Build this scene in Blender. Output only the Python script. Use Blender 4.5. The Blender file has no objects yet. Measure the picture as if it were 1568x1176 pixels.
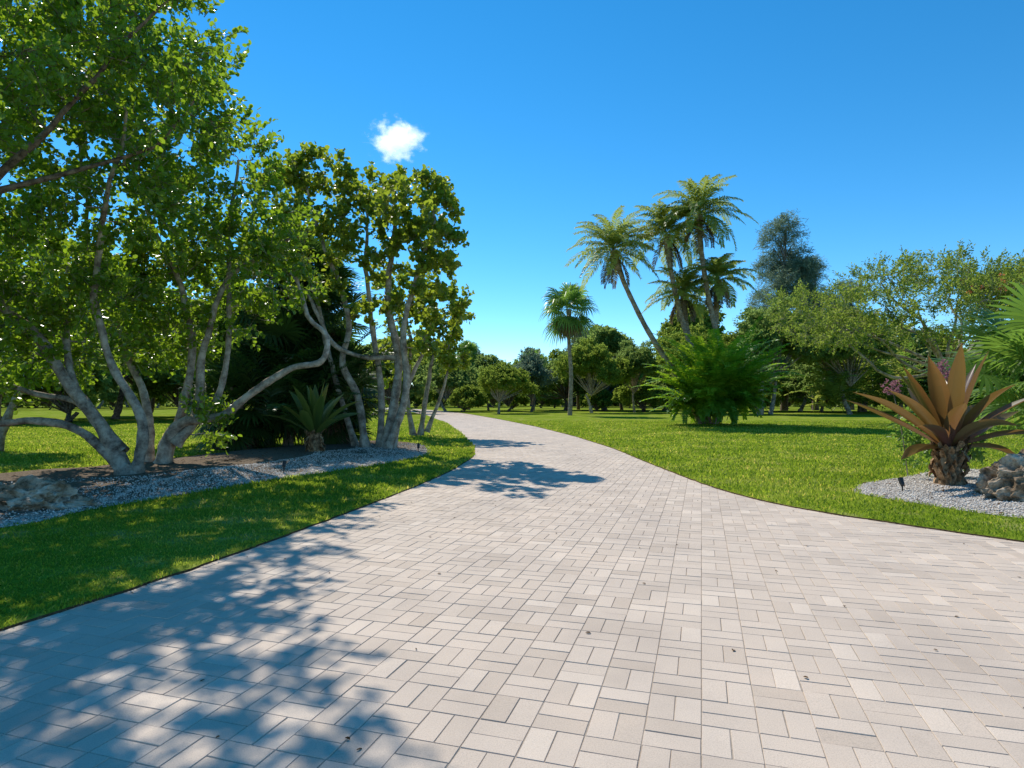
import bpy, math, random
import numpy as np
from mathutils import Vector, noise as mnoise
rng=np.random.default_rng(7); random.seed(7)
scene=bpy.context.scene
scene.view_settings.view_transform='Standard'; scene.view_settings.look='None'
scene.view_settings.exposure=0; scene.view_settings.gamma=1

# ------------------------------------------------------------ node helpers
def new_mat(name):
    m=bpy.data.materials.new(name); m.use_nodes=True
    nt=m.node_tree; nt.nodes.clear()
    return m,nt
def N(nt,t,**kw):
    n=nt.nodes.new(t)
    for k,v in kw.items(): setattr(n,k,v)
    return n
def L(nt,a,b): nt.links.new(a,b)
def ramp(nt,fac,stops):
    r=N(nt,'ShaderNodeValToRGB'); e=r.color_ramp.elements
    while len(e)<len(stops): e.new(0.5)
    for el,(p,c) in zip(e,stops):
        el.position=p; el.color=(*c,1)
    L(nt,fac,r.inputs[0]); return r.outputs[0]
def noise(nt,scale,detail=4,rough=.55,coord=None):
    n=N(nt,'ShaderNodeTexNoise'); n.inputs['Scale'].default_value=scale
    n.inputs['Detail'].default_value=detail; n.inputs['Roughness'].default_value=rough
    if coord is None:
        coord=N(nt,'ShaderNodeTexCoord').outputs['Object']
    L(nt,coord,n.inputs['Vector']); return n
def mixc(nt,fac,a,b,mode='MIX'):
    m=N(nt,'ShaderNodeMix',data_type='RGBA',blend_type=mode)
    for s,v in ((0,fac),(6,a),(7,b)):
        if hasattr(v,'links'): L(nt,v,m.inputs[s])
        elif isinstance(v,tuple): m.inputs[s].default_value=(*v,1)
        else: m.inputs[s].default_value=v
    return m.outputs[2]
def finish(nt,shader):
    o=N(nt,'ShaderNodeOutputMaterial'); L(nt,shader,o.inputs['Surface'])

def leaf_mat(name,stops,trans=(.20,.36,.03),tfac=.42,rough=.45,spec=.4,g=1.4):
    m,nt=new_mat(name)
    stops=[(p,tuple(min(1,x*g) for x in c)) for p,c in stops]; trans=tuple(min(.9,x*1.35) for x in trans)
    a=N(nt,'ShaderNodeAttribute',attribute_name='tint')
    col=ramp(nt,a.outputs['Fac'],stops)
    if spec>0:
        p=N(nt,'ShaderNodeBsdfPrincipled'); p.inputs['Roughness'].default_value=rough
        p.inputs['Specular IOR Level'].default_value=spec; L(nt,col,p.inputs['Base Color'])
    else:
        p=N(nt,'ShaderNodeBsdfDiffuse'); L(nt,col,p.inputs['Color'])
    t=N(nt,'ShaderNodeBsdfTranslucent')
    tc=mixc(nt,.65,col,trans); 
    L(nt,tc,t.inputs['Color'])
    ms=N(nt,'ShaderNodeMixShader'); ms.inputs[0].default_value=tfac
    L(nt,p.outputs[0],ms.inputs[1]); L(nt,t.outputs[0],ms.inputs[2])
    finish(nt,ms.outputs[0]); return m
def bark_mat(name,c1,c2,scale=6,ring=False,bump=.5):
    m,nt=new_mat(name)
    n=noise(nt,scale,6,.7)
    col=ramp(nt,n.outputs[0],[(.36,c1),(.5,tuple((a+b)/2 for a,b in zip(c1,c2))),(.62,c2)])
    p=N(nt,'ShaderNodeBsdfDiffuse'); L(nt,col,p.inputs['Color'])
    h=n.outputs[0]
    if ring:
        w=N(nt,'ShaderNodeTexWave',bands_direction='Z'); w.inputs['Scale'].default_value=2.5; w.inputs['Distortion'].default_value=3
        L(nt,N(nt,'ShaderNodeTexCoord').outputs['Object'],w.inputs['Vector'])
        ad=N(nt,'ShaderNodeMath',operation='ADD'); L(nt,h,ad.inputs[0]); L(nt,w.outputs['Fac'],ad.inputs[1]); h=ad.outputs[0]
    b=N(nt,'ShaderNodeBump'); b.inputs['Strength'].default_value=bump; b.inputs['Distance'].default_value=.05
    L(nt,h,b.inputs['Height']); L(nt,b.outputs[0],p.inputs['Normal'])
    finish(nt,p.outputs[0]); return m

M={}
M['leaf_small']=leaf_mat('glossy_leaf',[(0,(.026,.06,.008)),(.45,(.06,.12,.012)),(.8,(.11,.175,.015)),(.96,(.17,.20,.02)),(1,(.22,.11,.03))],trans=(.34,.50,.02),tfac=.5,rough=.3,g=1.6,spec=.55)
M['leaf_grape']=leaf_mat('sea_grape_leaf',[(0,(.04,.07,.01)),(.4,(.08,.12,.014)),(.8,(.14,.17,.02)),(1,(.24,.20,.03))],trans=(.40,.49,.03),tfac=.5,rough=.4,g=1.6)
M['leaf_far']=leaf_mat('distant_leaf',[(0,(.04,.065,.02)),(.5,(.07,.105,.028)),(.85,(.105,.145,.036)),(1,(.15,.17,.05))],trans=(.32,.42,.10),tfac=.5,spec=0,g=2.2)
M['leaf_pine']=leaf_mat('pine_needle',[(0,(.05,.08,.055)),(1,(.11,.15,.10))],trans=(.24,.32,.2),tfac=.45,spec=0,g=1.9)
M['leaf_poin']=leaf_mat('poinciana_leaf',[(0,(.06,.09,.02)),(.6,(.10,.15,.022)),(1,(.17,.19,.045))],trans=(.34,.42,.06),tfac=.5,spec=0,g=1.7)
M['frond']=leaf_mat('palm_frond',[(0,(.05,.085,.015)),(.5,(.09,.14,.025)),(.85,(.16,.18,.03)),(1,(.28,.22,.08))],trans=(.42,.46,.08),tfac=.5,rough=.45,g=1.8)
M['frond_bright']=leaf_mat('areca_frond',[(0,(.04,.095,.008)),(.6,(.08,.17,.012)),(1,(.15,.22,.02))],trans=(.36,.53,.02),tfac=.5,rough=.45,g=1.8)
M['fan']=leaf_mat('fan_frond',[(0,(.04,.08,.018)),(.5,(.07,.13,.025)),(1,(.13,.18,.035))],trans=(.24,.42,.05),tfac=.42,rough=.4)
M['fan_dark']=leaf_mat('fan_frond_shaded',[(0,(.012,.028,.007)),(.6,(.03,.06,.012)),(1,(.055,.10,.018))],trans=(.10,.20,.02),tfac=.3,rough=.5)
M['dead']=leaf_mat('dead_frond',[(0,(.06,.045,.03)),(1,(.20,.15,.09))],trans=(.2,.14,.07),tfac=.2,spec=0)
M['flower']=leaf_mat('orange_flower',[(0,(.8,.22,.08)),(1,(.85,.36,.14))],trans=(.7,.3,.12),tfac=.4,g=1,spec=0)
M['pink']=leaf_mat('pink_flower',[(0,(.3,.12,.15)),(1,(.5,.26,.28))],trans=(.5,.22,.25),tfac=.3,g=1,spec=0)
M['strap']=leaf_mat('bromeliad_leaf',[(0,(.12,.065,.075)),(.25,(.10,.05,.035)),(.5,(.10,.085,.025)),(.75,(.16,.095,.028)),(1,(.30,.12,.035))],trans=(.34,.17,.04),tfac=.28,rough=.35,spec=.5,g=1.05)
M['strap_green']=leaf_mat('bromeliad_leaf_green',[(0,(.04,.07,.02)),(.5,(.09,.13,.025)),(1,(.2,.16,.04))],trans=(.30,.34,.04),tfac=.28,rough=.35,spec=.5,g=1.1)
M['litter']=leaf_mat('fallen_leaf',[(0,(.06,.032,.018)),(1,(.19,.12,.065))],trans=(.15,.09,.04),tfac=.1,spec=0,g=1)
M['bark']=bark_mat('grey_bark',(.12,.09,.07),(.47,.40,.31),5,bump=.9)
M['bark_dark']=bark_mat('dark_bark',(.07,.05,.04),(.28,.22,.17),7,bump=.8)
M['bark_pale']=bark_mat('pale_bark',(.16,.125,.095),(.55,.47,.37),4.5,bump=.9)
M['palm_trunk']=bark_mat('palm_trunk_bark',(.20,.15,.10),(.48,.38,.28),4,ring=True,bump=.8)
M['fibre']=bark_mat('old_leaf_base',(.14,.08,.04),(.60,.40,.23),9,bump=1)
m,nt=new_mat('black_metal'); p=N(nt,'ShaderNodeBsdfPrincipled'); p.inputs['Roughness'].default_value=.5
n=noise(nt,60); L(nt,ramp(nt,n.outputs[0],[(.3,(.012,.012,.012)),(.7,(.035,.032,.03))]),p.inputs['Base Color']); finish(nt,p.outputs[0]); M['metal']=m
m,nt=new_mat('light_lens'); p=N(nt,'ShaderNodeBsdfPrincipled'); n=noise(nt,40); L(nt,ramp(nt,n.outputs[0],[(.3,(.3,.3,.28)),(.7,(.5,.5,.46))]),p.inputs['Base Color']); p.inputs['Roughness'].default_value=.15; finish(nt,p.outputs[0]); M['lens']=m

def grass_color(nt,d=3):
    geo=N(nt,'ShaderNodeNewGeometry').outputs['Position']
    n1=noise(nt,.45,d,.65,geo)
    a=ramp(nt,n1.outputs[0],[(.3,(.15,.225,.018)),(.5,(.23,.305,.03)),(.7,(.33,.36,.065))])
    return a,geo
m,nt=new_mat('lawn_grass'); c,geo=grass_color(nt,4)
n3=noise(nt,26,4,.75,geo)
c2=mixc(nt,1.0,c,ramp(nt,n3.outputs[0],[(.32,(.42,.42,.38)),(.5,(.85,.85,.85)),(.7,(1.2,1.2,1.2))]),'MULTIPLY')
c3=mixc(nt,ramp(nt,noise(nt,.9,4,.7,geo).outputs[0],[(.54,(0,0,0)),(.70,(.6,.6,.6))]),c2,(.38,.33,.15))
p=N(nt,'ShaderNodeBsdfDiffuse')
L(nt,c3,p.inputs['Color'])
b=N(nt,'ShaderNodeBump'); b.inputs['Strength'].default_value=.5; b.inputs['Distance'].default_value=.04; L(nt,n3.outputs[0],b.inputs['Height']); L(nt,b.outputs[0],p.inputs['Normal'])
finish(nt,p.outputs[0]); M['lawn']=m
m,nt=new_mat('grass_blade'); c,geo=grass_color(nt,3)
a=N(nt,'ShaderNodeAttribute',attribute_name='tint')
c2=mixc(nt,1.0,c,ramp(nt,a.outputs['Fac'],[(0,(.5,.6,.5)),(.6,(1.0,1.0,1.0)),(.9,(1.3,1.2,1.2)),(.93,(1.6,1.25,2.2)),(1,(2.0,1.35,3.0))]),'MULTIPLY')
p=N(nt,'ShaderNodeBsdfPrincipled'); p.inputs['Roughness'].default_value=.55; p.inputs['Specular IOR Level'].default_value=.2
L(nt,c2,p.inputs['Base Color'])
t=N(nt,'ShaderNodeBsdfTranslucent'); L(nt,mixc(nt,1.0,c2,(1.75,1.7,1.3),'MULTIPLY'),t.inputs['Color'])
ms=N(nt,'ShaderNodeMixShader'); ms.inputs[0].default_value=.55; L(nt,p.outputs[0],ms.inputs[1]); L(nt,t.outputs[0],ms.inputs[2])
finish(nt,ms.outputs[0]); M['blade']=m
def simple_ground(name,stops,scale,bump=.5,dist=.02):
    m,nt=new_mat(name); geo=N(nt,'ShaderNodeNewGeometry').outputs['Position']
    n=noise(nt,scale,4,.75,geo)
    p=N(nt,'ShaderNodeBsdfDiffuse')
    L(nt,ramp(nt,n.outputs[0],stops),p.inputs['Color'])
    b=N(nt,'ShaderNodeBump'); b.inputs['Strength'].default_value=bump; b.inputs['Distance'].default_value=dist
    L(nt,n.outputs[0],b.inputs['Height']); L(nt,b.outputs[0],p.inputs['Normal']); finish(nt,p.outputs[0]); return m
M['soil']=simple_ground('soil_edge',[(.3,(.03,.02,.012)),(.6,(.12,.08,.045)),(.75,(.22,.15,.08))],40)
M['joint']=simple_ground('joint_sand',[(.3,(.30,.25,.20)),(.7,(.45,.38,.31))],50)
m,nt=new_mat('gravel_and_mulch'); geo=N(nt,'ShaderNodeNewGeometry').outputs['Position']
v=N(nt,'ShaderNodeTexVoronoi'); v.inputs['Scale'].default_value=34; L(nt,geo,v.inputs['Vector'])
sep=N(nt,'ShaderNodeSeparateColor'); L(nt,v.outputs['Color'],sep.inputs[0])
gc=ramp(nt,sep.outputs[0],[(0,(.36,.32,.27)),(.5,(.60,.54,.47)),(1,(.80,.75,.67))])
gc=mixc(nt,ramp(nt,v.outputs['Distance'],[(.3,(0,0,0)),(.75,(.65,.65,.65))]),gc,(.18,.15,.12))
nm=noise(nt,30,5,.8,geo)
mc=ramp(nt,nm.outputs[0],[(.3,(.07,.055,.04)),(.55,(.20,.155,.115)),(.75,(.42,.35,.28))])
dp=N(nt,'ShaderNodeVectorMath',operation='DOT_PRODUCT'); L(nt,geo,dp.inputs[0]); dp.inputs[1].default_value=(-.936,.352,0)
ad=N(nt,'ShaderNodeMath',operation='ADD'); L(nt,dp.outputs['Value'],ad.inputs[0]); ad.inputs[1].default_value=-5.897-2.7-.9
n5=noise(nt,1.3,4,.7,geo); md=N(nt,'ShaderNodeMath',operation='MULTIPLY_ADD'); L(nt,n5.outputs[0],md.inputs[0]); md.inputs[1].default_value=2.; L(nt,ad.outputs[0],md.inputs[2])
col=mixc(nt,ramp(nt,md.outputs[0],[(.25,(0,0,0)),(.6,(1,1,1))]),gc,mc)
p=N(nt,'ShaderNodeBsdfDiffuse'); L(nt,col,p.inputs['Color'])
b=N(nt,'ShaderNodeBump'); b.invert=True; b.inputs['Strength'].default_value=.7; b.inputs['Distance'].default_value=.02
L(nt,v.outputs['Distance'],b.inputs['Height']); L(nt,b.outputs[0],p.inputs['Normal']); finish(nt,p.outputs[0]); M['gravel']=m
m,nt=new_mat('pebble'); a=N(nt,'ShaderNodeAttribute',attribute_name='tint')
p=N(nt,'ShaderNodeBsdfDiffuse')
L(nt,ramp(nt,a.outputs['Fac'],[(0,(.34,.29,.24)),(.5,(.64,.57,.49)),(1,(.84,.79,.71))]),p.inputs['Color']); finish(nt,p.outputs[0]); M['pebble']=m
m,nt=new_mat('concrete_paver'); a=N(nt,'ShaderNodeAttribute',attribute_name='tint'); geo=N(nt,'ShaderNodeNewGeometry').outputs['Position']
c=ramp(nt,a.outputs['Fac'],[(0,(.535,.43,.335)),(.35,(.585,.475,.375)),(.75,(.62,.505,.40)),(1,(.68,.56,.445))])
n1=noise(nt,.9,6,.62,geo); n2=noise(nt,150,3,.75,geo)
c=mixc(nt,1.,c,ramp(nt,n1.outputs[0],[(.3,(.85,.85,.86)),(.5,(.98,.98,.98)),(.7,(1.08,1.06,1.04))]),'MULTIPLY')
c=mixc(nt,1.,c,ramp(nt,n2.outputs[0],[(.3,(.76,.75,.74)),(.5,(1,1,1)),(.75,(1.14,1.13,1.12))]),'MULTIPLY')
p=N(nt,'ShaderNodeBsdfPrincipled'); p.inputs['Roughness'].default_value=.8; p.inputs['Specular IOR Level'].default_value=.22
L(nt,c,p.inputs['Base Color'])
b=N(nt,'ShaderNodeBump'); b.inputs['Strength'].default_value=.5; b.inputs['Distance'].default_value=.003
L(nt,n2.outputs[0],b.inputs['Height']); L(nt,b.outputs[0],p.inputs['Normal']); finish(nt,p.outputs[0]); M['paver']=m
m,nt=new_mat('limestone_rock'); tc=N(nt,'ShaderNodeTexCoord').outputs['Object']
n=noise(nt,2.6,7,.65,tc); n2=noise(nt,9,5,.7,tc)
c=ramp(nt,n.outputs[0],[(.35,(.12,.085,.055)),(.46,(.29,.215,.145)),(.55,(.47,.385,.29)),(.68,(.66,.60,.50))])
c=mixc(nt,1.,c,ramp(nt,n2.outputs[0],[(.36,(.35,.32,.3)),(.48,(.9,.88,.85)),(.65,(1.12,1.12,1.12))]),'MULTIPLY')
p=N(nt,'ShaderNodeBsdfDiffuse'); L(nt,c,p.inputs['Color'])
b=N(nt,'ShaderNodeBump'); b.inputs['Strength'].default_value=.7; b.inputs['Distance'].default_value=.05; L(nt,n2.outputs[0],b.inputs['Height']); L(nt,b.outputs[0],p.inputs['Normal'])
finish(nt,p.outputs[0]); M['rock']=m

# ------------------------------------------------------------ mesh builder
class MB:
    def __init__(s): s.v=[]; s.f=[]; s.n=0; s.mats=[]
    def mi(s,key):
        if key not in s.mats: s.mats.append(key)
        return s.mats.index(key)
    def add(s,v,f,mat,tint=.5):
        v=np.asarray(v,float).reshape(-1,3); f=np.asarray(f,int)
        t=np.broadcast_to(np.asarray(tint,float),(len(f),))
        s.v.append(v); s.f.append((f+s.n,s.mi(mat),t)); s.n+=len(v)
    def build(s,name,smooth=True,parent=None):
        me=bpy.data.meshes.new(name); V=np.concatenate(s.v)
        me.vertices.add(len(V)); me.vertices.foreach_set('co',V.astype(np.float32).ravel())
        idx=np.concatenate([f.ravel() for f,_,_ in s.f])
        tot=np.concatenate([np.full(len(f),f.shape[1]) for f,_,_ in s.f])
        mi=np.concatenate([np.full(len(f),m) for f,m,_ in s.f]); ti=np.concatenate([t for _,_,t in s.f])
        me.loops.add(len(idx)); me.loops.foreach_set('vertex_index',idx.astype(np.int32))
        me.polygons.add(len(tot)); st=np.concatenate([[0],np.cumsum(tot)[:-1]])
        me.polygons.foreach_set('loop_start',st.astype(np.int32))
        try: me.polygons.foreach_set('loop_total',tot.astype(np.int32))
        except Exception: pass
        me.polygons.foreach_set('material_index',mi.astype(np.int32))
        me.update(calc_edges=True)
        me.polygons.foreach_set('use_smooth',np.full(len(tot),bool(smooth)))
        a=me.attributes.new('tint','FLOAT','FACE'); a.data.foreach_set('value',ti.astype(np.float32))
        for k in s.mats: me.materials.append(M[k])
        me.update()
        o=bpy.data.objects.new(name,me); scene.collection.objects.link(o)
        if parent: o.parent=parent
        return o
def norm(a): return a/np.maximum(np.linalg.norm(a,axis=-1,keepdims=True),1e-9)
def smooth_path(P,R,sub=5):
    P=np.asarray(P,float); R=np.asarray(R,float)
    if len(P)<3: 
        t=np.linspace(0,1,sub+1)[:,None]; return P[0]*(1-t)+P[1]*t, R[0]*(1-t[:,0])+R[1]*t[:,0]
    Q=np.vstack([2*P[0]-P[1],P,2*P[-1]-P[-2]]); out=[];r=[]
    for i in range(len(P)-1):
        p0,p1,p2,p3=Q[i:i+4]
        for k in range(sub):
            t=k/sub
            out.append(.5*((2*p1)+(-p0+p2)*t+(2*p0-5*p1+4*p2-p3)*t*t+(-p0+3*p1-3*p2+p3)*t**3)); r.append(R[i]*(1-t)+R[i+1]*t)
    out.append(P[-1]); r.append(R[-1]); return np.array(out),np.array(r)
def tube(mb,P,R,sides,mat,tint=.5,jit=0.):
    n=len(P); T=norm(np.gradient(P,axis=0))
    ref=np.array([.3,.9,.1]) if abs(T[0][2])>.7 else np.array([0,0,1.])
    A=norm(np.cross(T,ref)); B=np.cross(T,A)
    a=np.arange(sides)*2*math.pi/sides
    rr=R[:,None]*(1+jit*rng.uniform(-1,1,(n,sides)))
    V=P[:,None]+rr[...,None]*(np.cos(a)[None,:,None]*A[:,None]+np.sin(a)[None,:,None]*B[:,None])
    i=np.arange(n-1)[:,None]*sides; j=np.arange(sides)[None]; k=(j+1)%sides
    F=np.stack([i+j,i+k,i+sides+k,i+sides+j],-1).reshape(-1,4)
    mb.add(V,F,mat,tint)
def leaves(mb,pos,ax,nr,Ln,W,mat,tint,fold=.12):
    ax=norm(ax); sd=norm(np.cross(nr,ax)); nn=np.cross(ax,sd)
    Ln=np.broadcast_to(Ln,(len(pos),))[:,None]; W=np.broadcast_to(W,(len(pos),))[:,None]
    V=np.stack([pos,pos+ax*Ln*.3+sd*W*.46+nn*W*fold,pos+ax*Ln*.75+sd*W*.42+nn*W*fold,pos+ax*Ln-nn*Ln*.08,
        pos+ax*Ln*.75-sd*W*.42+nn*W*fold,pos+ax*Ln*.3-sd*W*.46+nn*W*fold],1)
    b=np.arange(len(pos))[:,None]*6
    F=np.concatenate([b+np.array([[0,3,2,1]]),b+np.array([[0,5,4,3]])])
    mb.add(V,F,mat,np.concatenate([tint,tint]))
def rdir(n): return norm(rng.normal(size=(n,3)))
def sprays(mb,C,D,K,Mn,tl,ll,lw,mat,bark=None,spread=.7,up=.35,tint0=None,droop=0.,nup=.6):
    n=len(C)
    if n==0: return
    d=norm(norm(D)[:,None]+spread*rdir(n*K).reshape(n,K,3)+np.array([0,0,up]))
    ln=tl*rng.uniform(.5,1.15,(n,K,1))
    st=C[:,None]+rdir(n*K).reshape(n,K,3)*tl*.18
    t=np.linspace(.12,1,Mn)[None,None,:,None]
    p=st[:,:,None]+d[:,:,None]*ln[:,:,None]*t; p=p+np.array([0,0,-1.])*droop*(t**2)*ln[:,:,None]
    p=p+rng.normal(size=p.shape)*ll*.12
    dd=np.broadcast_to(d[:,:,None],p.shape)
    r=rng.normal(size=p.shape); r=r-dd*(r*dd).sum(-1,keepdims=True)
    ax=norm(dd*.65+norm(r)*.9+np.array([0,0,-droop*.6])); nr=norm(rng.normal(size=p.shape)*.8+np.array([0,0,nup]))
    tn=rng.uniform(0,1,(n,1,1))*.45+rng.uniform(0,1,(n,K,Mn))*.55 if tint0 is None else tint0[:,None,None]*.55+rng.uniform(0,1,(n,K,Mn))*.45
    m=n*K*Mn
    leaves(mb,p.reshape(m,3),ax.reshape(m,3),nr.reshape(m,3),ll*rng.uniform(.65,1.2,m),lw*rng.uniform(.7,1.2,m),mat,tn.reshape(m))
    if bark:
        s=st.reshape(-1,3); e=s+(d*ln).reshape(-1,3); dv=norm(e-s); a=norm(np.cross(dv,[.2,.1,1.])); b=np.cross(dv,a); w=.007
        off=np.stack([a,-.5*a+.866*b,-.5*a-.866*b],1)*w
        V=np.concatenate([s[:,None]+off,e[:,None]+off*.4],1); q=np.arange(len(s))[:,None]*6
        F=np.concatenate([q+np.array([[0,1,4,3]]),q+np.array([[1,2,5,4]]),q+np.array([[2,0,3,5]])])
        mb.add(V,F,bark,.5)
def blob_points(c,r,n,shell=.5):
    d=rdir(n); k=rng.uniform(shell**3,1,n)**(1/3)
    return np.array(c)+d*np.array(r)*k[:,None], norm(d/np.array(r))
def tree(mb,limbs,blobs,bark,mat,K=5,Mn=9,tl=.6,ll=.11,lw=.075,sides=9,twig=True,conn=True,spread=.7,up=.35,droop=0.,maxr=.05,jit=.06,nup=.6,shell=.45,rs=1.,wob=.06,dn=1.):
    nodes=[];nr=[]
    for P,R in limbs:
        p,r=smooth_path(P,R,7); r=r*rs
        p=p+np.array([[mnoise.noise(Vector(q*1.3))*wob+mnoise.noise(Vector(q*3.5))*wob*.5,mnoise.noise(Vector(q*1.3+9))*wob,0] for q in p])*np.linspace(0,1,len(p))[:,None]*1.6
        r=r*np.array([1+.22*mnoise.noise(Vector(q*4+3)) for q in p])
        if conn: r[0]*=1.5; r[1]*=1.25
        tube(mb,p,r,sides,bark,.5,jit); nodes.append(p); nr.append(r)
    nodes=np.concatenate(nodes); nr=np.concatenate(nr)
    C=[];D=[];T=[]
    for c,r,n in blobs:
        n=max(4,int(n*dn)); a,b=blob_points(c,r,n,shell); C.append(a);D.append(b); T.append(np.full(n,rng.uniform(0,1))*.4+rng.uniform(0,1,n)*.6)
    C=np.concatenate(C);D=np.concatenate(D);T=np.concatenate(T)
    if conn:
        dist=np.linalg.norm(C[:,None]-nodes[None],axis=2).min(1)
        for i in np.argsort(dist):
            c=C[i]; dv=nodes-c; dd=np.linalg.norm(dv,axis=1)+np.maximum(dv[:,2],0)*.8
            j=int(np.argmin(dd)); s=nodes[j]; ln=np.linalg.norm(c-s)
            if ln<.1: continue
            mid=(s+c)/2+rng.normal(size=3)*ln*.10+np.array([0,0,-.06*ln]); mid2=s*.25+c*.75+rng.normal(size=3)*ln*.06
            r0=min(nr[j]*.7,maxr,.010+.018*ln); 
            p,r=smooth_path([s,mid,mid2,c],[r0,r0*.75,r0*.55,max(r0*.35,.005)],2)
            tube(mb,p,r,5 if r0>.015 else 3,bark,.5)
            nodes=np.vstack([nodes,p[1:]]); nr=np.concatenate([nr,r[1:]])
    sprays(mb,C,D,K,Mn,tl,ll,lw,mat,bark if twig else None,spread,up,T,droop,nup)

# ------------------------------------------------------------ driveway edges (metres)
YL=np.array([-12,-5,0,3,4.31,5.19,6.82,8.54,10.86,13.8,17.3,20.8,29.8,42,63,80,95,112])
XL=np.array([-6.5,-5.4,-4.6,-3.95,-3.55,-3.19,-2.755,-2.37,-1.87,-1.37,-1.07,-1.25,-2.48,-4.4,-8.6,-13,-18,-24])
YR=np.array([-12,3,4,5,6,6.9,7.84,8.79,10,11.6,15.2,20.3,27,37,52,69,85,100,112])
XR=np.array([20,20,12.5,8.4,6.7,5.70,5.08,4.31,3.85,3.62,3.46,3.33,2.74,1.4,-1.3,-4.8,-9,-14,-19])
gy=np.arange(-12,112.01,.1)
def sm(a,s=5):
    k=np.exp(-.5*(np.arange(-15,16)/s)**2); k/=k.sum(); return np.convolve(np.pad(a,15,mode='edge'),k,'valid')
gxl=sm(np.interp(gy,YL,XL)); gxr=sm(np.interp(gy,YR,XR))
xl=lambda y: np.interp(y,gy,gxl); xr=lambda y: np.interp(y,gy,gxr)
ZL=.03
rows=np.concatenate([[-400,-60,-20,-12.5],np.arange(-12,30,.2),np.arange(30,112,1.),[112,115,130,180,300,700,2500]])
lo=xl(rows); ro=xr(rows); closed=(rows<-12)|(rows>112); mid=(lo+ro)/2
j=.02*np.array([mnoise.noise(Vector((0,y*3,0))) for y in rows]); j2=.02*np.array([mnoise.noise(Vector((5,y*3,0))) for y in rows])
lo=np.where(closed,mid,lo+j*2); ro=np.where(closed,mid,ro+j2*2)
offs=np.array([0,.08,.3,1,2.5,6,14,30,70,200,600,2500.])
mb=MB()
for sgn,e in ((-1,lo),(1,ro)):
    X=e[:,None]+sgn*offs[None]; Yy=np.broadcast_to(rows[:,None],X.shape)
    Z=np.full(X.shape,ZL); Z[:,0]=ZL-.012; 
    V=np.stack([X,Yy,Z],-1); n,mn=X.shape; i=np.arange(n-1)[:,None]*mn; jj=np.arange(mn-1)[None]
    F=np.stack([i+jj,i+jj+1,i+mn+jj+1,i+mn+jj],-1).reshape(-1,4)
    if sgn<0: F=F[:,::-1]
    mb.add(V,F,'lawn')
    V=np.concatenate([np.stack([e,rows,np.full(n,ZL-.012)],-1),np.stack([e-sgn*.03,rows,np.full(n,-.03)],-1)])
    i=np.arange(n-1)[:,None]; F=np.concatenate([i,i+1,i+1+n,i+n],1)
    F=F[(~closed[:-1])&(~closed[1:])]
    if sgn<0: F=F[:,::-1]
    mb.add(V,F,'soil')
mb.build('lawn_ground',smooth=False)

# driveway: basket-weave concrete pavers, each one modelled
mb=MB(); rr=np.arange(-12,112.1,.5); a=xl(rr)-.25; b=xr(rr)+.25
V=np.concatenate([np.stack([a,rr,np.full(len(rr),-.0045)],-1),np.stack([b,rr,np.full(len(rr),-.0045)],-1)]); n=len(rr); i=np.arange(n-1)[:,None]
mb.add(V,np.concatenate([i,i+n,i+n+1,i+1],1),'joint')
u=.133; th=math.radians(-17); ca,sa=math.cos(th),math.sin(th)
I,J=np.meshgrid(np.arange(-170,170),np.arange(-80,480),indexing='ij'); I=I.ravel();J=J.ravel()
for mode in (0,1):
  for half in (0,1):
    sel=(I+J)%2==mode
    i,jv=I[sel],J[sel]
    if mode==0: w,h=2,1; cx=(2*i+1)*u; cy=(2*jv+.5+half)*u
    else: w,h=1,2; cx=(2*i+.5+half)*u; cy=(2*jv+1)*u
    x=ca*cx-sa*cy; y=sa*cx+ca*cy
    k=(y>-2.5)&(y<105)&(x<13); x,y=x[k],y[k]; k=(x>xl(y)-.2)&(x<xr(y)+.2); x,y=x[k],y[k]
    hw,hh=w*u/2-.0012,h*u/2-.0012
    n=len(x); ch=.0032; c=np.array([[-1,-1],[1,-1],[1,1],[-1,1]])
    jx=rng.normal(0,.0008,(n,1,2)); rot=rng.normal(0,.006,n)
    def ring(inset):
        q=c*np.array([hw-inset,hh-inset]); q=q[None]+jx; qx=q[...,0]-rot[:,None]*q[...,1]; qy=q[...,1]+rot[:,None]*q[...,0]
        return x[:,None]+ca*qx-sa*qy, y[:,None]+sa*qx+ca*qy
    z=rng.normal(0,.0008,n)[:,None]+rng.normal(0,.0005,(n,4))
    tx,ty=ring(ch); bx,by=ring(0)
    V=np.concatenate([np.stack([tx,ty,z],-1),np.stack([bx,by,z*0-.006],-1)],1)
    q=np.arange(n)[:,None]*8; t=np.clip(rng.normal(.5,.24,n),0,.92); t[rng.random(n)<.01]=1
    F=[q+np.array([[0,1,2,3]])]+[q+np.array([[k,(k+4),((k+1)%4)+4,(k+1)%4]]) for k in range(4)]
    mb.add(V,np.concatenate(F),'paver',np.tile(t,5))
mb.build('paver_driveway',smooth=False)

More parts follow.
